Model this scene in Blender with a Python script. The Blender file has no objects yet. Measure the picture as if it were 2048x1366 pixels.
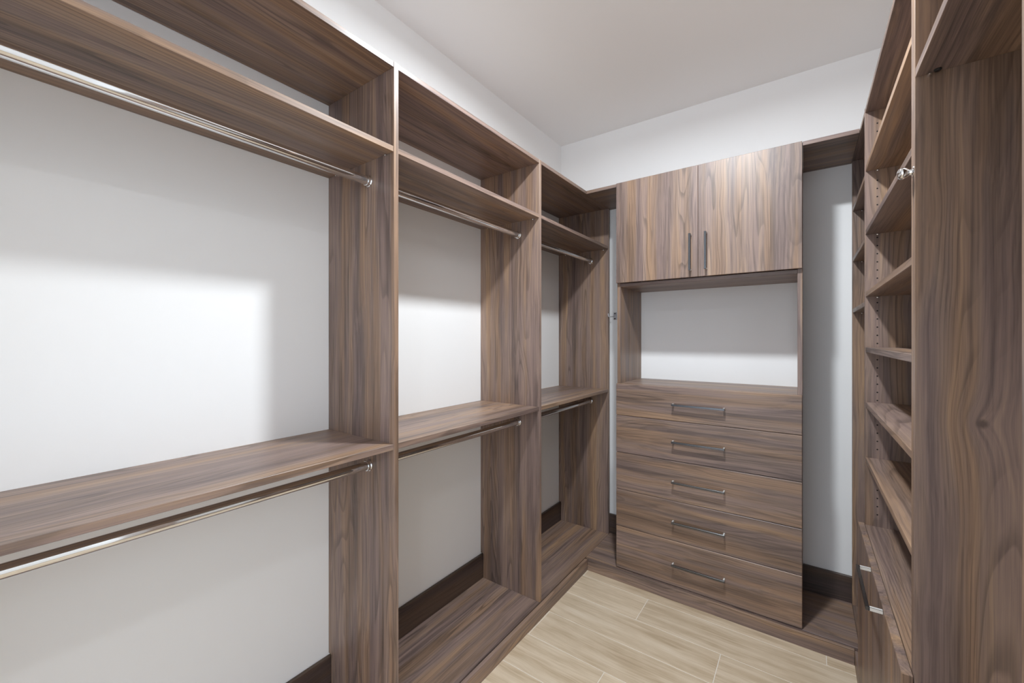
import bpy, bmesh, math, random
from mathutils import Vector

random.seed(4)
sc = bpy.context.scene
C = sc.collection

# ------------------------------------------------------------------ camera
CAM_H = 1.4164
cam_d = bpy.data.cameras.new('camera')
cam = bpy.data.objects.new('camera', cam_d)
C.objects.link(cam)
cam.location = (0, 0, CAM_H)
cam.rotation_euler = (math.radians(90), 0, math.atan(587 / 819))
cam_d.sensor_width = 36
cam_d.lens = 36 * 819 / 2048
cam_d.shift_y = -6 / 2048
cam_d.clip_start = 0.01
sc.camera = cam

# ------------------------------------------------------------------ light and exposure
world = bpy.data.worlds.new('world')
sc.world = world
world.use_nodes = True
bg = world.node_tree.nodes['Background']
bg.inputs[0].default_value = (0.85, 0.95, 1.08, 1)
bg.inputs[1].default_value = 1.9
sc.view_settings.view_transform = 'Standard'
sc.view_settings.look = 'None'
sc.view_settings.gamma = 1
sc.view_settings.use_curve_mapping = False
sc.view_settings.exposure = 0.27
sc.cycles.diffuse_bounces = 10
sc.cycles.max_bounces = 16
MAIN_W, SECOND_W, LAMP_SPREAD = 35.0, 9.0, 173     # the two downlights
LAMP_COL = (0.92, 0.98, 1.03)

# ------------------------------------------------------------------ dimensions (metres)
XL = -1.103          # front plane of the left run
XR = 0.192           # front plane of the right run
YB = 2.3212          # front plane of the drawer and door fronts
XWL, XWR = -1.494, 0.583
YW, YF = 2.72, -2.0
XV, YV = 1.45, 0.56    # the added, unseen entrance lobby widens to the right of the closet here
ZC = 2.86
T = 2.3308           # top of the closet system
TH = 0.019           # board thickness
DECK = 0.070

# ------------------------------------------------------------------ materials
def nodes_of(name):
    m = bpy.data.materials.new(name)
    m.use_nodes = True
    nt = m.node_tree
    return m, nt, nt.nodes['Principled BSDF']

def plain(name, col, rough=0.5, metal=0.0, spec=0.5):
    m, nt, b = nodes_of(name)
    b.inputs['Base Color'].default_value = (*col, 1)
    b.inputs['Roughness'].default_value = rough
    b.inputs['Metallic'].default_value = metal
    b.inputs['Specular IOR Level'].default_value = spec
    return m

def node(nt, kind, **kw):
    n = nt.nodes.new(kind)
    for k, v in kw.items():
        setattr(n, k, v)
    return n

def math_n(nt, op, a, b=None, clamp=False):
    n = node(nt, 'ShaderNodeMath', operation=op)
    n.use_clamp = clamp
    for i, v in enumerate((a, b)):
        if v is None:
            continue
        if isinstance(v, (int, float)):
            n.inputs[i].default_value = v
        else:
            nt.links.new(v, n.inputs[i])
    return n.outputs[0]

def ramp(nt, fac, stops):
    r = node(nt, 'ShaderNodeValToRGB')
    e = r.color_ramp.elements
    while len(e) < len(stops):
        e.new(0.5)
    for el, (p, c) in zip(e, stops):
        el.position = p
        el.color = (*c, 1)
    nt.links.new(fac, r.inputs[0])
    return r.outputs[0]

def srgb(r, g, b):
    f = lambda c: (c / 255 / 12.92) if c / 255 <= 0.04045 else ((c / 255 + 0.055) / 1.055) ** 2.4
    return (f(r), f(g), f(b))

def grain_coords(nt, axis, const=None):
    """along, across1, across2 sockets of the board's own coordinates, shifted at random for each board"""
    tc = node(nt, 'ShaderNodeTexCoord')
    oi = node(nt, 'ShaderNodeObjectInfo')
    rnd = oi.outputs['Random']
    if const is not None:              # boards cut from one sheet share a shift, so the grain runs across them
        v = node(nt, 'ShaderNodeValue')
        v.outputs[0].default_value = const
        rnd = v.outputs[0]
    sep = node(nt, 'ShaderNodeSeparateXYZ')
    nt.links.new(tc.outputs['Object'], sep.inputs[0])
    s = {'x': ('X', 'Y', 'Z'), 'y': ('Y', 'X', 'Z'), 'z': ('Z', 'X', 'Y')}[axis]
    out = []
    for i, k in enumerate(s):
        off = math_n(nt, 'MULTIPLY', rnd, 13.7 + 9.1 * i)
        out.append(math_n(nt, 'ADD', sep.outputs[k], off))
    return out, rnd, tc

def combine(nt, a, b, c, sa, sb, sc_):
    n = node(nt, 'ShaderNodeCombineXYZ')
    for i, (v, s) in enumerate(((a, sa), (b, sb), (c, sc_))):
        nt.links.new(math_n(nt, 'MULTIPLY', v, s), n.inputs[i])
    return n.outputs[0]

def noise(nt, vec, detail=3, rough=0.55, dist=0.0):
    n = node(nt, 'ShaderNodeTexNoise')
    n.inputs['Scale'].default_value = 1.0
    n.inputs['Detail'].default_value = detail
    n.inputs['Roughness'].default_value = rough
    n.inputs['Distortion'].default_value = dist
    nt.links.new(vec, n.inputs['Vector'])
    return n.outputs['Fac']

def remap(nt, v, a, b, c, d, smooth=True):
    n = node(nt, 'ShaderNodeMapRange')
    if smooth:
        n.interpolation_type = 'SMOOTHSTEP'
    for k, x in zip(('From Min', 'From Max', 'To Min', 'To Max'), (a, b, c, d)):
        n.inputs[k].default_value = x
    nt.links.new(v, n.inputs['Value'])
    return n.outputs[0]

def mult(nt, col, fac_or_col, amount=1.0):
    mx = node(nt, 'ShaderNodeMix', data_type='RGBA', blend_type='MULTIPLY')
    mx.inputs[0].default_value = amount
    nt.links.new(col, mx.inputs[6])
    nt.links.new(fac_or_col, mx.inputs[7])
    return mx.outputs[2]

def wood(name, axis, tones, rough=0.40, knot=None, const=None, sheet=None):
    m, nt, b = nodes_of(name)
    (al, a1, a2), rnd, tc = grain_coords(nt, axis, const)
    if sheet:
        tc.object = sheet
    # slow wander of the grain across the board
    w = noise(nt, combine(nt, al, a1, a2, 1.7, 6, 6), 2)
    wv = math_n(nt, 'MULTIPLY', math_n(nt, 'SUBTRACT', w, 0.5), 0.045)
    b1 = math_n(nt, 'ADD', a1, wv)
    b2 = math_n(nt, 'ADD', a2, wv)
    eye = None
    if knot:
        sub = node(nt, 'ShaderNodeVectorMath', operation='SUBTRACT')
        nt.links.new(tc.outputs['Object'], sub.inputs[0])
        sub.inputs[1].default_value = knot
        mul = node(nt, 'ShaderNodeVectorMath', operation='MULTIPLY')
        nt.links.new(sub.outputs[0], mul.inputs[0])
        mul.inputs[1].default_value = (26, 0, 22)
        ln = node(nt, 'ShaderNodeVectorMath', operation='LENGTH')
        nt.links.new(mul.outputs[0], ln.inputs[0])
        kf = math_n(nt, 'POWER', 2.718, math_n(nt, 'MULTIPLY', ln.outputs['Value'], -1.0))
        b1 = math_n(nt, 'ADD', b1, math_n(nt, 'MULTIPLY', kf, 0.030))
        eye = remap(nt, ln.outputs['Value'], 0.08, 0.30, 0.45, 1.0)
    bands = noise(nt, combine(nt, al, b1, b2, 0.55, 11, 11), 3, 0.6)
    mid = noise(nt, combine(nt, al, b1, b2, 1.1, 36, 36), 2, 0.5)
    lines = noise(nt, combine(nt, al, b1, b2, 1.5, 130, 130), 4, 0.65)
    fine = noise(nt, combine(nt, al, a1, a2, 7, 520, 520), 2, 0.6)
    f = math_n(nt, 'MULTIPLY', bands, 0.62)
    f = math_n(nt, 'ADD', f, math_n(nt, 'MULTIPLY', mid, 0.22))
    f = math_n(nt, 'ADD', f, math_n(nt, 'MULTIPLY', lines, 0.48))
    f = math_n(nt, 'ADD', f, math_n(nt, 'MULTIPLY', fine, 0.20))
    f = math_n(nt, 'SUBTRACT', f, 0.26)
    col = ramp(nt, f, tones)
    # growth rings: contour lines of a stretched noise, strong in some places and faint in others
    ring = noise(nt, combine(nt, al, b1, b2, 0.28, 5.5, 5.5), 2, 0.42)
    saw = math_n(nt, 'FRACT', math_n(nt, 'MULTIPLY', ring, 34.0))
    line = math_n(nt, 'MULTIPLY', remap(nt, saw, 0.55, 0.90, 0.0, 1.0), remap(nt, saw, 0.93, 1.0, 1.0, 0.0))
    where = remap(nt, noise(nt, combine(nt, al, b1, b2, 1.3, 9, 9), 2), 0.40, 0.62, 0.12, 1.0)
    dark = math_n(nt, 'SUBTRACT', 1.0, math_n(nt, 'MULTIPLY', math_n(nt, 'MULTIPLY', line, where), 0.36))
    col = mult(nt, col, dark)
    # slow drift between golden and grey-violet streaks
    drift = noise(nt, combine(nt, al, b2, b1, 0.8, 20, 20), 2, 0.5)
    tint = ramp(nt, remap(nt, drift, 0.36, 0.64, 0, 1), [(0.0, (0.93, 0.94, 1.04)), (0.5, (1.0, 1.0, 1.0)), (1.0, (1.14, 1.04, 0.87))])
    col = mult(nt, col, tint, 0.9)
    if eye is not None:
        col = mult(nt, col, eye)
    hv = node(nt, 'ShaderNodeHueSaturation')
    nt.links.new(col, hv.inputs['Color'])
    nt.links.new(math_n(nt, 'ADD', math_n(nt, 'MULTIPLY', rnd, 0.14), 0.93), hv.inputs['Value'])
    nt.links.new(hv.outputs[0], b.inputs['Base Color'])
    b.inputs['Roughness'].default_value = rough
    b.inputs['Specular IOR Level'].default_value = 0.5
    bp = node(nt, 'ShaderNodeBump')
    bp.inputs['Strength'].default_value = 0.15
    bp.inputs['Distance'].default_value = 0.0006
    nt.links.new(math_n(nt, 'ADD', lines, dark), bp.inputs['Height'])
    nt.links.new(bp.outputs[0], b.inputs['Normal'])
    return m

WALNUT = [(0.22, srgb(69, 57, 52)), (0.38, srgb(106, 89, 80)), (0.50, srgb(134, 113, 101)),
          (0.62, srgb(154, 130, 112)), (0.80, srgb(186, 157, 127))]
ESPRESSO = [(0.22, srgb(56, 46, 43)), (0.45, srgb(78, 64, 58)), (0.60, srgb(90, 74, 66)), (0.80, srgb(104, 86, 75))]
W = {a: wood('walnut_grain_' + a, a, WALNUT) for a in 'xyz'}
W['knot'] = wood('walnut_knotty', 'z', WALNUT, knot=(-0.0965, 0, 0.043))
D = {a: wood('dark_base_wood_' + a, a, ESPRESSO, 0.4) for a in 'xy'}

def wall_paint(name, col):
    m, nt, b = nodes_of(name)
    tc = node(nt, 'ShaderNodeTexCoord')
    n = node(nt, 'ShaderNodeTexNoise')
    n.inputs['Scale'].default_value = 260
    n.inputs['Detail'].default_value = 2
    nt.links.new(tc.outputs['Object'], n.inputs['Vector'])
    bp = node(nt, 'ShaderNodeBump')
    bp.inputs['Strength'].default_value = 0.05
    bp.inputs['Distance'].default_value = 0.001
    nt.links.new(n.outputs['Fac'], bp.inputs['Height'])
    nt.links.new(bp.outputs[0], b.inputs['Normal'])
    b.inputs['Base Color'].default_value = (*col, 1)
    b.inputs['Roughness'].default_value = 0.7
    b.inputs['Specular IOR Level'].default_value = 0.25
    return m

PAINT = wall_paint('white_wall_paint', (0.91, 0.91, 0.905))
CEIL = wall_paint('ceiling_paint', (0.93, 0.93, 0.93))
GROUT = plain('pale_grout', srgb(226, 218, 206), 0.9)
CHROME = plain('polished_chrome', (0.80, 0.80, 0.80), 0.07, 1.0)
NICKEL = plain('satin_nickel', (0.80, 0.79, 0.76), 0.36, 0.35)
ZINC = plain('zinc_plate', (0.66, 0.67, 0.70), 0.32, 0.6)
DARK_CHROME = plain('chrome_dark_reflections', (0.13, 0.132, 0.138), 0.25, 1.0)  # chrome with its dark reflections put into the base colour
WHITE = plain('white_trim', (0.85, 0.85, 0.85), 0.4)
HOLE = plain('bored_hole', (0.012, 0.010, 0.009), 0.9)
BLACK = plain('black_fitting', (0.01, 0.01, 0.01), 0.4)
def oak():
    m, nt, b = nodes_of('pale_oak_look_tile')
    (al, a1, a2), rnd, tc = grain_coords(nt, 'x')
    w = noise(nt, combine(nt, al, a1, a2, 2.2, 7, 0), 2)
    b1 = math_n(nt, 'ADD', a1, math_n(nt, 'MULTIPLY', math_n(nt, 'SUBTRACT', w, 0.5), 0.05))
    bands = noise(nt, combine(nt, al, b1, a2, 1.3, 15, 0), 3, 0.6)
    lines = noise(nt, combine(nt, al, b1, a2, 4.5, 120, 0), 4, 0.6)
    blot = noise(nt, combine(nt, al, b1, a2, 5, 16, 0), 3, 0.6)
    f = math_n(nt, 'ADD', math_n(nt, 'MULTIPLY', bands, 0.5), math_n(nt, 'MULTIPLY', lines, 0.3))
    f = math_n(nt, 'ADD', f, math_n(nt, 'MULTIPLY', blot, 0.25))
    col = ramp(nt, f, [(0.36, srgb(172, 151, 124)), (0.46, srgb(196, 176, 149)), (0.56, srgb(212, 194, 169)), (0.70, srgb(224, 209, 188))])
    hv = node(nt, 'ShaderNodeHueSaturation')
    nt.links.new(col, hv.inputs['Color'])
    nt.links.new(math_n(nt, 'ADD', math_n(nt, 'MULTIPLY', rnd, 0.10), 0.95), hv.inputs['Value'])
    nt.links.new(hv.outputs[0], b.inputs['Base Color'])
    b.inputs['Roughness'].default_value = 0.42
    bp = node(nt, 'ShaderNodeBump')
    bp.inputs['Strength'].default_value = 0.08
    bp.inputs['Distance'].default_value = 0.0008
    nt.links.new(lines, bp.inputs['Height'])
    nt.links.new(bp.outputs[0], b.inputs['Normal'])
    return m
OAK = oak()

# ------------------------------------------------------------------ builders
def origin_of(parent):
    p = Vector((0, 0, 0))
    while parent:
        p += parent.location
        parent = parent.parent
    return p

def link(name, me, mat, parent, centre):
    me.materials.append(mat)
    o = bpy.data.objects.new(name, me)
    C.objects.link(o)
    if parent:
        o.parent = parent
    o.location = Vector(centre) - origin_of(parent)
    return o

def add_box(bm, x0, x1, y0, y1, z0, z1):
    r = bmesh.ops.create_cube(bm, size=1)
    for v in r['verts']:
        v.co = Vector((x0 + (v.co.x + .5) * (x1 - x0), y0 + (v.co.y + .5) * (y1 - y0), z0 + (v.co.z + .5) * (z1 - z0)))
    return r['verts']

def box(name, x0, x1, y0, y1, z0, z1, mat, parent=None, bevel=0.0009):
    c = ((x0 + x1) / 2, (y0 + y1) / 2, (z0 + z1) / 2)
    bm = bmesh.new()
    add_box(bm, x0 - c[0], x1 - c[0], y0 - c[1], y1 - c[1], z0 - c[2], z1 - c[2])
    if bevel:
        bmesh.ops.bevel(bm, geom=bm.edges[:], offset=bevel, segments=1, affect='EDGES', clamp_overlap=True)
    bmesh.ops.recalc_face_normals(bm, faces=bm.faces[:])
    me = bpy.data.meshes.new(name)
    bm.to_mesh(me)
    bm.free()
    return link(name, me, mat, parent, c)

def upright(name, plane, d0, d1, back, front, z0, z1, mat, parent, notch=0.0, nh=0.206):
    """a side panel: spans back..front in depth, d0..d1 in thickness, cut out at the foot for the baseboard"""
    s = 1 if front > back else -1
    c = ((back + front) / 2, (d0 + d1) / 2, (z0 + z1) / 2)
    if notch:
        prof = [(back + s * notch, z0), (front, z0), (front, z1), (back, z1), (back, nh), (back + s * notch, nh)]
    else:
        prof = [(back, z0), (front, z0), (front, z1), (back, z1)]
    bm = bmesh.new()
    loops = []
    for d in (d0, d1):
        loops.append([bm.verts.new((a - c[0], d - c[1], z - c[2])) for a, z in prof])
    n = len(prof)
    bm.faces.new(loops[0])
    bm.faces.new(loops[1][::-1])
    for i in range(n):
        bm.faces.new((loops[0][i], loops[1][i], loops[1][(i + 1) % n], loops[0][(i + 1) % n]))
    bmesh.ops.recalc_face_normals(bm, faces=bm.faces[:])
    bmesh.ops.bevel(bm, geom=bm.edges[:], offset=0.0009, segments=1, affect='EDGES', clamp_overlap=True)
    cc = c
    if plane == 'y':        # depth runs along Y, thickness along X
        for v in bm.verts:
            v.co = Vector((v.co.y, v.co.x, v.co.z))
        bmesh.ops.recalc_face_normals(bm, faces=bm.faces[:])
        cc = (c[1], c[0], c[2])
    me = bpy.data.meshes.new(name)
    bm.to_mesh(me)
    bm.free()
    return link(name, me, mat, parent, cc)

def lathe(name, prof, axis, centre, mat, parent, seg=28):
    """prof: (radius, offset along axis)"""
    bm = bmesh.new()
    rings = []
    for r, h in prof:
        ring = []
        for k in range(seg):
            a = 2 * math.pi * k / seg
            p = (r * math.cos(a), r * math.sin(a), h)
            if axis == 'y':
                p = (p[0], p[2], p[1])
            elif axis == 'x':
                p = (p[2], p[0], p[1])
            ring.append(bm.verts.new(p))
        rings.append(ring)
    for a, b in zip(rings, rings[1:]):
        for k in range(seg):
            bm.faces.new((a[k], a[(k + 1) % seg], b[(k + 1) % seg], b[k]))
    bm.faces.new(rings[0])
    bm.faces.new(rings[-1])
    bmesh.ops.recalc_face_normals(bm, faces=bm.faces[:])
    for f in bm.faces:
        f.smooth = len(f.verts) == 4
    me = bpy.data.meshes.new(name)
    bm.to_mesh(me)
    bm.free()
    me.set_sharp_from_angle(angle=math.radians(40))
    return link(name, me, mat, parent, centre)

def thing(name, label, cat, loc, group=None):
    o = bpy.data.objects.new(name, None)
    C.objects.link(o)
    o.location = loc
    o.empty_display_size = 0.1
    o['label'] = label
    o['category'] = cat
    if group:
        o['group'] = group
    return o

def struct(o, label, cat):
    o['kind'] = 'structure'
    o['label'] = label
    o['category'] = cat
    return o

# ------------------------------------------------------------------ the room
floor = struct(box('floor', XWL, XV, YF, YW, -0.06, -0.0012, GROUT, bevel=0),
               'pale oak-look plank tile floor with thin light grout lines', 'floor')
struct(box('ceiling', XWL - .1, XV + .1, YF - .1, YW + .1, ZC, ZC + 0.1, CEIL, bevel=0),
       'plain white flat ceiling above the closet', 'ceiling')
struct(box('wall_left', XWL - .1, XWL, YF - .1, YW + .1, -0.06, ZC, PAINT, bevel=0),
       'white painted wall behind the long hanging rods', 'wall')
struct(box('wall_back', XWL, XWR, YW, YW + .1, -0.06, ZC, PAINT, bevel=0),
       'white painted wall behind the drawer cabinet', 'wall')
struct(box('wall_right', XWR, XWR + .1, YV, YW + .1, -0.06, ZC, PAINT, bevel=0),
       'white painted wall behind the shoe shelves', 'wall')
# invented lobby behind the camera: return wall, side wall, entrance widened for fill light
struct(box('wall_return', XWR + .1, XV + .1, YV, YV + .1, -0.06, ZC, PAINT, bevel=0),
       'white painted return wall of the added entrance lobby', 'wall')
struct(box('wall_lobby', XV, XV + .1, YF - .1, YV, -0.06, ZC, PAINT, bevel=0),
       'white painted side wall of the added entrance lobby', 'wall')
bm = bmesh.new()
add_box(bm, XWL, -1.40, YF - .1, YF, -0.06, ZC)
add_box(bm, 1.35, XV, YF - .1, YF, -0.06, ZC)
add_box(bm, -1.40, 1.35, YF - .1, YF, 2.62, ZC)
me = bpy.data.meshes.new('wall_front')
bm.to_mesh(me); bm.free()
struct(link('wall_front', me, PAINT, None, (0, 0, 0)), 'white painted wall around an added wide entrance that lets in fill light', 'wall')

struct(box('baseboard_left', XWL, XWL + .016, YF, YW - .0165, 0, 0.200, D['y'], bevel=.0015),
       'dark stained baseboard along the foot of the rod wall', 'baseboard')
struct(box('baseboard_back', XWL, XWR, YW - .016, YW, 0, 0.200, D['x'], bevel=.0015),
       'dark stained baseboard behind the drawer cabinet', 'baseboard')

# floor planks, laid along X in rows, joints stepping by a third
ROW, LEN, GAP = 0.1985, 1.155, 0.0032
y_top = 2.238
mesh_cache = {}
k0 = -3
for k in range(k0, 23):
    ya, yb = y_top - k * ROW, y_top - (k - 1) * ROW
    ya, yb = max(ya, YF), min(yb, YW - .017)
    if yb - ya < 0.02:
        continue
    xe = XWR if ya > YV - .05 else XV
    j = 0.075 + ((k * 0.385) % LEN)
    edges = sorted({e for i in range(-3, 3) for e in [j + i * LEN] if XWL < e < xe} | {XWL + .017, xe})
    for xa, xb in zip(edges, edges[1:]):
        if xb - xa < 0.03:
            continue
        key = (round(xb - xa, 4), round(yb - ya, 4))
        c = ((xa + xb) / 2, (ya + yb) / 2, -0.004)
        if key in mesh_cache:
            o = bpy.data.objects.new('plank', mesh_cache[key])
            C.objects.link(o)
            o.parent = floor
            o.location = Vector(c) - floor.location
        else:
            o = box('plank', xa + GAP / 2, xb - GAP / 2, ya + GAP / 2, yb - GAP / 2, -0.008, 0, OAK, floor, 0.0008)
            mesh_cache[key] = o.data

# ------------------------------------------------------------------ left run: hanging sections
P = [(-0.360, -0.341), (0.8708, 0.8898), (1.7795, 1.7985), (2.6815, 2.7005)]
UP_T, LO_T = 2.052, 1.067
left = thing('hanging_wardrobe', 'long walnut wardrobe with three open hanging bays along the left wall', 'wardrobe', (XWL, P[0][0], 0))
for i, (a, b) in enumerate(P):
    z1 = T if i < 3 else T - TH
    upright('side_panel', 'x', a, b, XWL + .0005, XL, DECK, z1, W['z'], left, 0.018)
for i in range(3):
    ya, yb = P[i][1], P[i + 1][0]
    yt = YW - .001 if i == 2 else yb
    box('top_shelf', XWL + .001, XL - .001, ya, yt, T - TH, T - .0003, W['y'], left)
    box('shelf', XWL + .001, XL - .002, ya, yb, UP_T - TH, UP_T, W['y'], left)
    box('shelf', XWL + .001, XL - .002, ya, yb, LO_T - TH, LO_T, W['y'], left)
    # little steel pins under the upper shelf
    for yy, s in ((ya, 1), (yb, -1)):
        for xx in (XL - .037, XWL + .06):
            lathe('shelf_pin', [(.0025, -.001), (.0035, .004), (.0035, .008), (.001, .0095)] if s > 0 else
                  [(.001, -.0095), (.0035, -.008), (.0035, -.004), (.0025, .001)], 'y', (xx, yy, UP_T - TH - .0036), CHROME, left, 10)
box('base_deck', XWL + .017, XL, P[0][0] - .1, YW - .0175, DECK - TH, DECK, W['y'], left)
box('toe_kick', XL + .0018, XL + .0188, P[0][0] - .1, YB - .0172, 0, DECK - .004, W['y'], left)
box('deck_rail', XL - .021, XL - .002, P[0][0] - .1, YW - .0175, 0, DECK - TH, W['y'], left)

def rod(i, z, label):
    ya, yb = P[i][1], P[i + 1][0]
    x = -1.2355
    t = thing('hanging_rod', label, 'closet rod', (x, ya, z), 'chrome rods in the left wardrobe')
    lathe('tube', [(0.0152, -(yb - ya) / 2 + .004), (.0152, (yb - ya) / 2 - .004)], 'y', (x, (ya + yb) / 2, z), CHROME, t, 40)
    for yy, s in ((ya + .0003, 1), (yb - .0003, -1)):
        pr = [(.0200, 0), (.0200, .004 * s), (.0178, .006 * s), (.0178, .014 * s), (.0165, .015 * s)]
        lathe('end_socket', pr if s > 0 else pr[::-1], 'y', (x, yy, z), CHROME, t, 32)
    return t
rod(0, 1.963, 'chrome rod below the upper shelf of the nearest left bay')
rod(0, 0.9755, 'chrome rod below the waist-high shelf of the nearest left bay')
rod(1, 1.963, 'chrome rod below the upper shelf of the middle left bay')
rod(1, 0.9755, 'chrome rod below the waist-high shelf of the middle left bay')
rod(2, 1.963, 'chrome rod below the upper shelf of the left bay in the far corner')
rod(2, 0.9755, 'chrome rod below the waist-high shelf of the left bay in the far corner')

# ------------------------------------------------------------------ pull handles
def pull(axis, a0, a1, z, front, base, parent, x=None, sign=(0, -1)):
    """flat bar pull on two square posts; axis 'x' (drawer), 'z' (door) or 'y' (hamper)"""
    bm = bmesh.new()
    w, t, pw = 0.0105, 0.0085, 0.009
    if axis == 'x':
        c = ((a0 + a1) / 2, base, z)
        add_box(bm, a0, a1, front, front + t, z - w / 2, z + w / 2)
        for p in (a0, a1 - pw):
            add_box(bm, p, p + pw, front + t, base, z - w / 2, z + w / 2)
    elif axis == 'z':
        c = (x, base, (a0 + a1) / 2)
        add_box(bm, x - w / 2, x + w / 2, front, front + t, a0, a1)
        for p in (a0, a1 - pw):
            add_box(bm, x - w / 2, x + w / 2, front + t, base, p, p + pw)
    else:
        c = (base, (a0 + a1) / 2, z)
        add_box(bm, front, front + t, a0, a1, z - w / 2, z + w / 2)
        for p in (a0, a1 - pw):
            add_box(bm, front + t, base, p, p + pw, z - w / 2, z + w / 2)
    for v in bm.verts:
        v.co -= Vector(c)
    for k, f in enumerate(bm.faces):          # dark reflections are put into the bar's colour, the posts are satin nickel
        f.material_index = 0 if k < 6 else 1
    bmesh.ops.bevel(bm, geom=bm.edges[:], offset=0.0008, segments=1, affect='EDGES')
    me = bpy.data.meshes.new('handle')
    bm.to_mesh(me); bm.free()
    o = link('handle', me, DARK_CHROME, parent, c)
    me.materials.append(NICKEL)
    return o

# ------------------------------------------------------------------ back cabinet with drawers and doors
XA, XB = -0.9085, -0.0115
cab = thing('drawer_cabinet', 'walnut cabinet with five drawers, an open niche and two upper doors on the end wall', 'cabinet', ((XA + XB) / 2, YW, 0))
BF = YB + .0205                      # front of the carcass behind the fronts
for a in (XA, XB - TH):
    upright('side_panel', 'y', a, a + TH, YW - .0005, BF, DECK, T, W['z'], cab, 0.018)
XI0, XI1 = XA + TH, XB - TH
box('counter', XI0, XI1, BF - .001, YW - .0008, 1.1525 - TH, 1.1525, W['x'], cab)
box('cabinet_bottom', XI0, XI1, BF, YW - .0008, 1.7405 - TH, 1.7405, W['x'], cab)
box('cabinet_top', XI0, XI1, BF, YW - .0008, T - TH, T - .0005, W['x'], cab)
ZD = [1.1515, 0.966, 0.7487, 0.532, 0.3153, 0.0725]
for zt, zb in zip(ZD, ZD[1:]):
    zb2 = zb + .0028 if zb > .1 else zb
    d = box('drawer', XA + .001, XB - .001, YB, YB + TH, zb2, zt, W['x'], cab, 0.0016)
    pull('x', -0.5885, -0.3310, (zt + zb) / 2 - .001, 2.2895, YB, d)
xm = (XA + XB) / 2
SHEET = wood('walnut_door_sheet', 'z', WALNUT, const=0.37, sheet=cab)
for a, b, hx in ((XA + .001, xm - .0007, -0.4968), (xm + .0007, XB - .001, -0.4206)):
    d = box('door', a, b, YB, YB + TH, 1.7425, T - .0005, SHEET, cab, 0.0012)
    pull('z', 1.775, 1.970, None, 2.2895, YB, d, x=hx)
box('bridge_shelf', XL + .0005, XA - .0005, 2.330, YW - .0008, T - TH, T - .0003, W['x'], cab)
box('bridge_shelf', XB + .0005, XR - .0005, 2.330, YW - .0008, T - TH, T - .0003, W['x'], cab)
box('base_deck', XL + .0006, XR - .0006, YB + .0026, YW - .0175, DECK - TH - .001, DECK - .001, W['x'], cab)
box('toe_kick', XL + .0192, XR - .0192, YB - .0170, YB, 0, DECK - .004, W['x'], cab)
box('deck_rail', XL + .02, XR - .02, YB + .004, YB + .023, 0, DECK - TH - .001, W['x'], cab)

# ------------------------------------------------------------------ right run: shoe shelves and hamper
R0 = (0.6696, 0.6886)
R1 = (1.2274, 1.2620)
R2 = (2.1400, 2.1590)
R3 = (2.6815, 2.7005)
right = thing('shelf_tower', 'tall walnut shelving with stepped open shelves and a hamper front along the right wall', 'shelving', (XWR, 1.45, 0))
for i, (a, b) in enumerate((R0, R1, R2, R3)):
    upright('side_panel', 'x', a, b, XWR - .0005, XR, DECK, T if i < 3 else T - TH, W['knot'] if i == 1 else W['z'], right)
box('top_shelf', XR + .001, XWR - .001, R0[1], R1[0], T - TH, T - .0003, W['y'], right)
box('top_shelf', XR + .001, XWR - .001, R1[1], R2[0], T - TH, T - .0003, W['y'], right)
box('top_shelf', XR + .001, XWR - .001, R2[1], YW - .001, T - TH, T - .0003, W['y'], right)
box('shelf', XR + .001, XWR - .001, R0[1], R1[0], 1.9804, 1.9804 + TH, W['y'], right)
SH1 = (2.098, 1.847, 1.601, 1.3815, 1.164, 0.945)
SH2 = (2.077, 1.823, 1.566)
def pins(ya, yb, zt):
    for yy, s in ((ya, 1), (yb, -1)):
        pr = [(.0025, -.001), (.0035, .004), (.0035, .008), (.001, .0095)]
        pr = pr if s > 0 else [(r, -h) for r, h in pr][::-1]
        lathe('shelf_pin', pr, 'y', (XR + .037, yy, zt - TH - .0036), CHROME, right, 10)
for z in SH1:
    box('shelf', XR + .002, XWR - .001, R1[1], R2[0], z - TH, z, W['y'], right)
    pins(R1[1], R2[0], z)
for z in SH2:
    box('shelf', XR + .002, XWR - .001, R2[1], R3[0], z - TH, z, W['y'], right)
    pins(R2[1], R3[0], z)
HT = 0.679
box('hamper_top', XR + .0004, XWR - .001, R1[1], R2[0], HT - TH, HT - .0006, W['y'], right)
front = box('hamper_door', XR - .0200, XR - .0008, R1[0] + .0076, R2[1] - .005, DECK + .012, HT, W['z'], right, 0.0012)
pull('y', 1.4945, 1.7550, 0.6690, 0.1350, XR - .0200, front)
box('base_deck', XR, XWR - .001, R0[0] - .02, YW - .0175, DECK - TH, DECK, W['y'], right)
box('toe_kick', XR - .0188, XR - .0018, R0[0] - .02, YB - .0172, 0, DECK - .004, W['y'], right)
box('deck_rail', XR + .002, XR + .021, R0[0] - .02, YW - .0175, 0, DECK - TH, W['y'], right)

# rows of 32 mm shelf-pin holes bored in the far upright, and its neighbour facing the corner bay
def hole_row(x, y, zs):
    bm = bmesh.new()
    for z in zs:
        r = bmesh.ops.create_cone(bm, cap_ends=True, segments=10, radius1=.0027, radius2=.0027, depth=.0008)
        for v in r['verts']:
            v.co = Vector((v.co.x, v.co.z, v.co.y + z - 1.4))
    me = bpy.data.meshes.new('pin_holes')
    bm.to_mesh(me); bm.free()
    o = link('pin_holes', me, HOLE, right, (x, y, 1.4))
    o['kind'] = 'stuff'
zs = [0.725 + .032 * k for k in range(49)]
zs = [z for z in zs if all(not (s - TH - .012 < z < s + .006) for s in SH1)]
hole_row(XR + .037, R2[0], zs)
hole_row(XR + .255, R2[0], zs)

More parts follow.
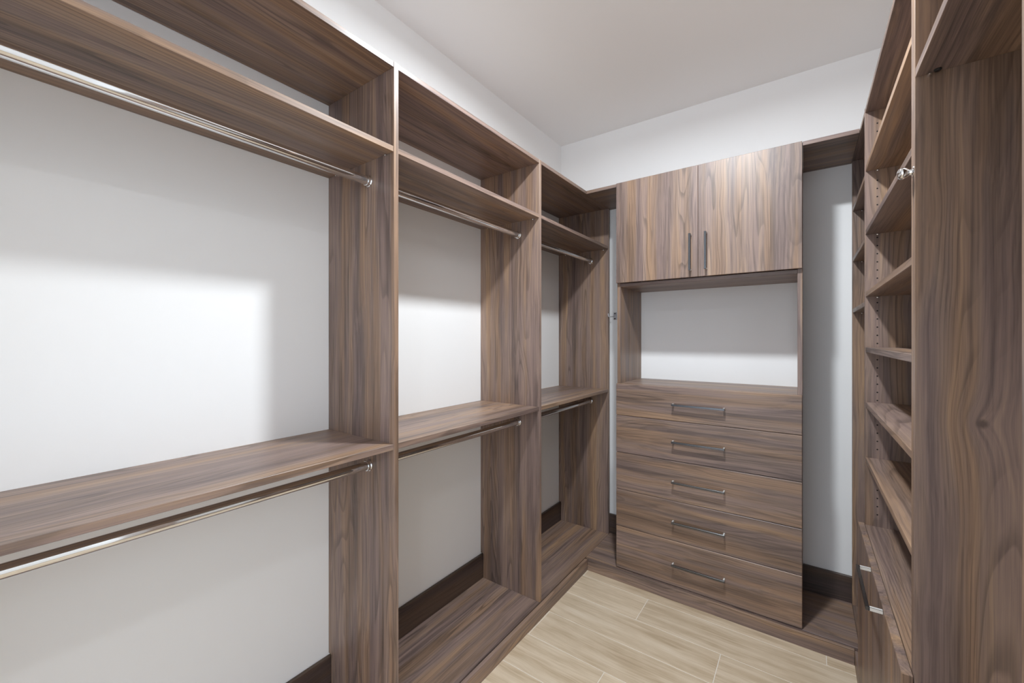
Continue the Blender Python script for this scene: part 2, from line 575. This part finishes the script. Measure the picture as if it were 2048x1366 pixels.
# chrome valet knob on the front edge of the near upright
kx, ky, kz = XR, 1.243, 1.782
lathe('valet_knob', [(.0125, 0), (.0125, -.0015), (.0070, -.003), (.0065, -.0065), (.0085, -.0085), (.0112, -.0115), (.0128, -.0160), (.0124, -.0200), (.0100, -.0240), (.0050, -.0265)],
      'x', (kx, ky, kz), CHROME, right, 28)
# small cam fitting under the near shelf
lathe('cam_fitting', [(.0060, 0), (.0060, -.0025), (.0045, -.004)], 'z', (XR + .033, R1[0] - .012, 1.9804), BLACK, right, 14)
lathe('shelf_pin', [(.0015, -.012), (.0035, -.008), (.0035, -.002), (.0025, .001)], 'y', (XR + .022, R1[0], 1.9804 - .0036), CHROME, right, 10)

# ------------------------------------------------------------------ wall hook in the far left corner
hk = thing('wall_hook', 'small chrome hook screwed to the wall left of the drawer cabinet', 'hook', (-1.072, YW, 1.570))
box('plate', -1.083, -1.058, YW - .004, YW, 1.546, 1.596, ZINC, hk, .0015)
for z in (1.554, 1.588):
    lathe('screw', [(.0045, 0), (.0045, -.0015), (.003, -.003)], 'y', (-1.0705, YW - .004, z), DARK_CHROME, hk, 12)
bm = bmesh.new()
pts = [(-1.0705, YW - .003, 1.570), (-1.0720, YW - .020, 1.568), (-1.0800, YW - .036, 1.566), (-1.0930, YW - .046, 1.565), (-1.0990, YW - .050, 1.570), (-1.1000, YW - .051, 1.578), (-1.1002, YW - .051, 1.588)]
seg, rr, prev = 10, .0032, None
for i, p in enumerate(pts):
    p = Vector(p)
    d = (Vector(pts[min(i + 1, len(pts) - 1)]) - Vector(pts[max(i - 1, 0)])).normalized()
    u = d.cross(Vector((0.3, 0.2, 0.93)) if abs(d.z) < .8 else Vector((0, 1, 0))).normalized()
    v = d.cross(u)
    ring = [bm.verts.new(p - Vector(hk.location) + (u * math.cos(2 * math.pi * k / seg) + v * math.sin(2 * math.pi * k / seg)) * rr) for k in range(seg)]
    if prev:
        best = min(range(seg), key=lambda s: sum((prev[k].co - ring[(k + s) % seg].co).length for k in range(seg)))
        ring = ring[best:] + ring[:best]
        for k in range(seg):
            bm.faces.new((prev[k], prev[(k + 1) % seg], ring[(k + 1) % seg], ring[k]))
    else:
        bm.faces.new(ring)
    prev = ring
bm.faces.new(prev)
bmesh.ops.recalc_face_normals(bm, faces=bm.faces[:])
for f in bm.faces:
    f.smooth = True
me = bpy.data.meshes.new('prong')
bm.to_mesh(me); bm.free()
link('prong', me, ZINC, hk, hk.location)

# ------------------------------------------------------------------ recessed downlights (above the frame)
def downlight(x, y, watts, label):
    t = thing('ceiling_downlight', label, 'ceiling light', (x, y, ZC), 'recessed ceiling downlights')
    lathe('trim_ring', [(.068, -.0002), (.092, -.0002), (.091, -.004), (.085, -.007), (.070, -.007), (.068, -.004), (.068, -.0002)], 'z', (x, y, ZC), WHITE, t, 40)
    m, nt, b = nodes_of('lit_opal_lens')
    b.inputs['Base Color'].default_value = (0.9, 0.9, 0.9, 1)
    b.inputs['Emission Color'].default_value = (*LAMP_COL, 1)
    b.inputs['Emission Strength'].default_value = 6
    lathe('opal_lens', [(.067, -.0003), (.067, -.003), (.058, -.0045)], 'z', (x, y, ZC), m, t, 32)
    ld = bpy.data.lights.new('lamp_light', 'AREA')
    ld.shape = 'DISK'
    ld.size = 0.13
    ld.energy = watts
    ld.spread = math.radians(LAMP_SPREAD)
    ld.color = LAMP_COL
    lo = bpy.data.objects.new('lamp_light', ld)
    C.objects.link(lo)
    lo.parent = t
    lo.location = (0, 0, -.009)
downlight(-0.39, 1.29, MAIN_W, 'white recessed downlight over the middle of the closet')
downlight(0.60, -1.08, SECOND_W, 'white recessed downlight in the added entrance lobby')
